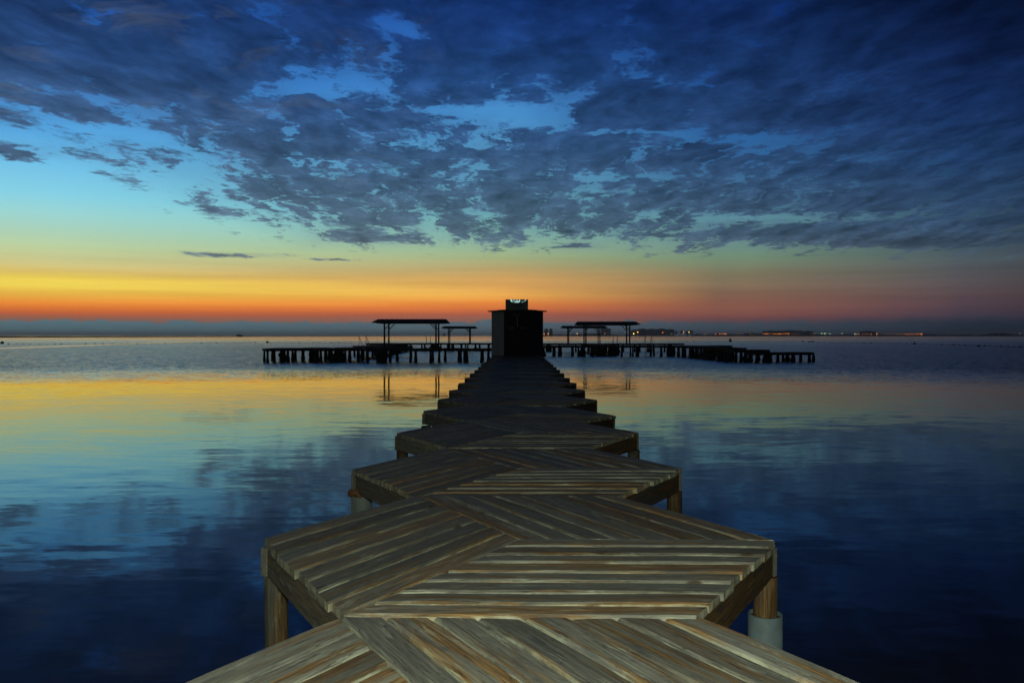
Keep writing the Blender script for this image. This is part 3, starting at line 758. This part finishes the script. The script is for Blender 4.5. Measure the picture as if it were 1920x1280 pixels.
# small dinghy
m = MB(); prof = []
sec = [(-1.2, .28, .30), (-.8, .42, .26), (0, .48, .24), (.7, .36, .28), (1.25, .04, .40)]
for x, hw, ht in sec:
    for y, z in ((-hw, ht), (-hw * .75, -.05), (hw * .75, -.05), (hw, ht), (hw * .8, ht - .02), (hw * .6, .06), (-hw * .6, .06), (-hw * .8, ht - .02)): m.v.append((x, y, z))
for i in range(4):
    for j in range(8): m.face([i * 8 + j, i * 8 + (j + 1) % 8, (i + 1) * 8 + (j + 1) % 8, (i + 1) * 8 + j])
m.face(list(range(8))[::-1]); m.face([32 + j for j in range(8)])
dg = thing('dinghy', (PX(1519.5, 300), 300, 0), 'tiny dark dinghy low on the water right of the bell buoy', 'boat', None, .15)
m.build('hull', M_float, dg)
m = MB(); m.box((-.5, -.36, .22), (-.3, .36, .26)); m.box((.3, -.3, .22), (.5, .3, .26)); m.build('thwart', M_far, dg)

# ------------------------------------------------------------------ far shores
def ribbon(name, pts, h, wd, seed):
    """low land: (x, y) along the shore, height and depth"""
    m = MB(); rr = random.Random(seed); n = 0; P_ = []
    for (xa, ya), (xb, yb) in zip(pts, pts[1:]):
        k = 24
        for i in range(k): P_.append((xa + (xb - xa) * i / k, ya + (yb - ya) * i / k))
    P_.append(pts[-1])
    for i, (x, y) in enumerate(P_):
        hh = h * (1 + .5 * mnoise.noise(Vector((i * .7, seed, 0))))
        d = Vector((x, y)).normalized()
        for (o_, z) in ((-2, -.3), (wd * .12, hh * .7), (wd * .4, hh), (wd, -.5)):
            m.v.append((x + d.x * o_, y + d.y * o_, z))
    for i in range(len(P_) - 1):
        for j in range(3): m.face([i * 4 + j, (i + 1) * 4 + j, (i + 1) * 4 + j + 1, i * 4 + j + 1])
    return struct(m.build(name, M_land))
ribbon('sandbar', [(-1200, 860), (-620, 900), (-560, 1500), (-540, 2400), (-420, 3400), (60, 4200)], 1.5, 60, 1)
SD = 3300.0
ribbon('far_shore', [(PX(1005, SD), SD + 500), (PX(1100, SD), SD + 40), (PX(1500, SD), SD + 30), (PX(1760, SD), SD + 60), (PX(2200, SD), SD + 300)], 3.0, 500, 2)

# far shore trees and scrub: one distant belt that reads as a mass
def belt(x0, x1, hfun, D, seed, wd=40, step=1.0):
    m = MB(); rr = random.Random(seed); x = x0
    while x < x1:
        h = hfun(x) * rr.uniform(.6, 1.15)
        r = h * rr.uniform(.5, .9); X = PX(x, D); Y = D + rr.uniform(0, wd)
        prof = [(r * .5, 0), (r * .95, h * .3), (r, h * .55), (r * .7, h * .85), (r * .2, h)]
        m.lathe(prof, (X, Y, 1.0), 7, jit=.6, seed=rr.random() * 50)
        x += step * rr.uniform(.7, 1.5)
    return m
def hf(x):
    return (2.5 if x < 1300 else 4.5) + 7.5 * max(0, mnoise.noise(Vector((x * .02, 3, 0))) + .35) + (4 * math.exp(-((x - 1345) / 7) ** 2)) + 4.5 * math.exp(-((x - 1405) / 16) ** 2) + 3 * math.exp(-((x - 1095) / 40) ** 2)
o = belt(1010, 1930, hf, SD + 60, 4).build('shore_woods', M_tree); o['kind'] = 'stuff'; tag(o, 'low dark belt of trees and scrub along the far right shore', 'woods')
def far_tree(x, h, label, D=SD + 45, grp='tall trees on the far shore'):
    X = PX(x, D); root = thing('shore_tree', (X, D, 1), label, 'tree', grp)
    m = MB(); m.lathe([(.5, 0), (.35, h * .4)], n=6); m.build('trunk', M_tree, root)
    m = MB(); rr = random.Random(int(x * 7))
    for k in range(9):
        a = rr.random() * 6.28; q = rr.uniform(0, h * .26); r = h * rr.uniform(.16, .26); z = h * rr.uniform(.42, .85)
        m.lathe([(r * .3, -r * .8), (r * .9, -r * .3), (r, .1 * r), (r * .7, r * .7), (r * .15, r)], (q * math.cos(a), q * math.sin(a), z), 8, jit=.5, seed=k + x)
    m.build('crown', M_tree, root)
for i, x in enumerate((1268, 1279, 1288, 1297)):
    far_tree(x, 20 + (i % 2) * 2.5, ('leftmost of four tall dark trees right of the apartment row', 'second of the four tall dark trees, behind an orange light', 'third of the four tall dark trees on the far shore', 'rightmost of the four tall dark trees before the dark low shore')[i])
def building(x0, x1, ytop, label, D=SD + 130, depth=30, step=None):
    X0, X1 = PX(x0, D), PX(x1, D); h = (629 - ytop) * D / F + 1.4; cx = (X0 + X1) / 2; wd = X1 - X0
    root = thing('apartment_building', (cx, D, 1), label, 'building', 'buildings on the far shore')
    m = MB(); m.box((-wd / 2, 0, -2), (wd / 2, depth, h)); m.build('wall', M_bldg, root)
    m = MB(); m.box((-wd / 2 - .3, -.3, h + .01), (wd / 2 + .3, depth + .3, h + .5))
    m.box((-wd * .15, depth * .3, h + .51), (wd * .2, depth * .6, h + 2.6)); m.build('roof', M_bldgroof, root)
    m = MB(); nf = int(h / 3); nc = max(2, int(wd / 4))
    for f in range(nf):
        for c in range(nc):
            xx = -wd / 2 + (c + .5) * wd / nc
            m.box((xx - .7, -.06, f * 3 + 1), (xx + .7, -.01, f * 3 + 2.4))
    o = m.build('windows', M_glass, root)
for a in ((1021, 1028, 617, 'left one of two narrow towers just right of the hut'), (1030.5, 1036, 616.5, 'right one of two narrow towers just right of the hut'),
          (1128, 1145, 616, 'broad apartment block seen below the small right canopy'),
          (1184, 1196, 618.5, 'low block beside the bright yellow shore light'), (1197, 1212, 616.8, 'first block of the long apartment row'),
          (1213, 1232, 617.2, 'widest block of the long apartment row'), (1233.5, 1248, 616.6, 'block of the apartment row above the orange light'),
          (1249.5, 1264, 617.8, 'last block of the apartment row, next to the tall trees'),
          (1433, 1458, 620.5, 'long low building over the dense row of orange lights'), (1461, 1503, 620, 'longest low building on the right shore'),
          (1507, 1523, 621, 'low block left of the green lights'), (1615, 1640, 621.5, 'faint low block over the right orange lights')):
    building(*a)
# small hut on the sandbar, beacons, islet
hb = thing('boathouse', (PX(447, 1500), 1500, 1.2), 'tiny boathouse on the sandbar left of the jetty', 'boathouse')
m = MB(); m.box((-4.5, 0, -1), (-.6, 5, 3.0)); m.box((.2, 0, -1), (4.6, 5, 2.2)); m.build('wall', M_land, hb)
m = MB(); m.prism([(-4.8, -.3), (-.4, -.3), (-.4, 5.3), (-4.8, 5.3)], 3.01, 3.5); m.prism([(.1, -.3), (4.9, -.3), (4.9, 5.3), (.1, 5.3)], 2.21, 2.7); m.build('roof', M_land, hb)
m = MB(); m.box((-2.6, -.1, 0), (-1.6, -.01, 2)); m.build('door', M_glass, hb)
for x, lb in ((581, 'tiny beacon on the sandbar between the boathouse and the canopy'), (654, 'tiny beacon on the sandbar just left of the large left canopy')):
    m = MB(); m.lathe([(1.0, -.5), (.9, 1.5), (.5, 2.0), (.6, 3.4), (.1, 4.2)], n=8); tag(m.build('beacon', M_land, None, (PX(x, 2300), 2300, 1)), lb, 'beacon')
m = MB(); m.lathe([(9.5, -.5), (8.5, 2.5), (6, 6.5), (3.6, 10), (1.2, 13.0), (.2, 13.6)], n=14, jit=.35); tag(m.build('islet', M_tree, None, (PX(832.5, 3600), 3600, 0), False), 'small steep islet on the horizon behind the small left canopy', 'islet')

# lights along the far shore
def bulb(r, D): 
    m = MB(); m.lathe([(.25, -5.5), (.18, -r * .8)], n=5, mi=1)
    m.lathe([(r * .35, -r * .92), (r * .8, -r * .6), (r, 0), (r * .8, r * .6), (r * .3, r * .95)], n=8); return m
BULBS = {}
def shore_light(x, y, kind, r, label, grp):
    D = SD - 30; mt = {'o': M_orange, 'd': M_orange_dim, 'y': M_yellow, 'g': M_green, 'w': M_white}[kind]
    key = (kind, r)
    if key not in BULBS: BULBS[key] = bulb(r * .82, D).mesh('shore_light', [mt, M_land])
    z = max(CAMZ + (629 - y) * D / F, 3)
    tag(link('shore_light', BULBS[key], None, (PX(x, D), D, z)), label, 'street lamp', grp)
G1 = 'shore lights left of the apartment row'; G2 = 'lone shore lights'; 
for x, y, k, r, lb in ((1019.8, 626.3, 'o', 1.7, 'orange shore light touching the right side of the hut'), (1027.6, 625.8, 'o', 1.9, 'orange shore light under the narrow towers'),
    (1082, 625.3, 'y', 1.0, 'small yellowish shore light between the small canopy posts'), (1134, 625.4, 'd', 1.3, 'dim orange shore light under the broad apartment block'),
    (1173, 622.6, 'w', .9, 'pale small light left of the canopy post'), (1188, 625.5, 'y', 2.5, 'brightest yellow shore light, right of the large right canopy'),
    (1195.3, 622.6, 'y', 1.6, 'high yellow light above and right of the brightest one'), (1242, 623.6, 'o', 1.9, 'orange light in front of the apartment row'),
    (1258.5, 626, 'w', .9, 'pale low light at the end of the apartment row'), (1269.5, 626, 'w', .9, 'pale low light at the first tall tree'),
    (1280, 625.6, 'w', 1.2, 'pale light under the second tall tree'), (1281.5, 623, 'y', .9, 'small yellow light at the second tall tree'),
    (1291.3, 622.6, 'y', 1.6, 'bright yellow light between the last tall trees'), (1322, 626, 'd', 1.1, 'dim orange light right of the tall trees'),
    (1341, 626.2, 'o', 1.5, 'orange light left of the bell buoy'), (1383.5, 626, 'd', 1.4, 'dim orange light right of the bell buoy'), (1387.5, 626, 'd', 1.1, 'dimmer one of the pair right of the bell buoy'),
    (1406, 626, 'o', 1.3, 'orange light alone before the dense orange row'), (1414, 626, 'd', 1.0, 'dim light just before the dense orange row'),
    (1539, 625.2, 'g', 1.8, 'left one of two bright greenish lights'), (1545.3, 625.2, 'g', 1.8, 'right one of two bright greenish lights'), (1554.5, 626, 'g', 1.3, 'small green light right of the bright green pair'),
    (1577, 625.2, 'g', 1.1, 'single pale green light'), (1601, 625.8, 'g', 1.4, 'yellow green light at the start of the right orange lights'),
    (1631.5, 626.2, 'o', 1.4, 'orange light left of the brightest far right light'), (1642, 626, 'o', 2.2, 'bright round orange light over the curving float line'),
    (1659, 626.3, 'd', 1.1, 'dim orange light right of the bright round one'), (1725.5, 626.2, 'o', 2.0, 'bright orange light ending the long right row'), (1908.5, 624.8, 'd', 1.4, 'lone orange light at the far right edge')):
    shore_light(x, y, k, r, lb, G2)
for x in (1348, 1351.5, 1355, 1358.7, 1361.5): shore_light(x, 626 + rng.uniform(-.5, .3), 'o', 1.8 if x == 1358.7 else 1.0, 'small orange light in the short cluster below the rounded tree top', 'orange cluster left of the bell buoy')
for x in (1430, 1433.5, 1437, 1441.5, 1449, 1454, 1459, 1461.5, 1464, 1468.5, 1473, 1477): shore_light(x, 625.6 + rng.uniform(-.4, .4), 'o', rng.choice((1.1, 1.5, 1.9)), 'orange light in the dense row under the long low buildings', 'dense orange row of shore lights')
for x in (1486, 1492, 1499, 1519, 1523, 1527): shore_light(x, 626, 'd', .9, 'faint light between the dense orange row and the green pair', 'faint lights before the green pair')
for x in (1604.5, 1608, 1616, 1621, 1625): shore_light(x, 626.1, 'o' if x < 1610 else 'd', 1.1, 'small orange light right of the yellow green one', 'orange lights beside the yellow green light')
for x in (1665, 1672, 1678, 1684, 1689, 1695, 1699, 1703, 1707, 1711, 1715, 1719, 1722.5): shore_light(x, 626.3, 'd' if x < 1694 else 'o', 1.1, 'small orange light in the long right row along the water', 'long right row of orange lights')
for x in (1780, 1797, 1812, 1822, 1830, 1838, 1851, 1868): shore_light(x, 625.5 + rng.uniform(-.8, .6), 'd', .6, 'very faint light on the dark shore toward the right edge', 'faint lights at the far right')

# ------------------------------------------------------------------ dusk haze
m = MB(); m.box((-12500, -200, -2.5), (12500, 12500, 42))
m_, t_, b = mat('dusk_haze'); t_.n.remove(b)
pv = t_.new('ShaderNodeVolumePrincipled'); pv.inputs['Color'].default_value = (.93, .96, 1, 1); pv.inputs['Density'].default_value = 1.6e-4; pv.inputs['Anisotropy'].default_value = .55
t_.l.new(pv.outputs[0], [n for n in t_.n if n.type == 'OUTPUT_MATERIAL'][0].inputs['Volume'])
o = m.build('haze', m_); o['kind'] = 'stuff'; tag(o, 'thin bluish dusk haze lying over the water and the far shore', 'haze')
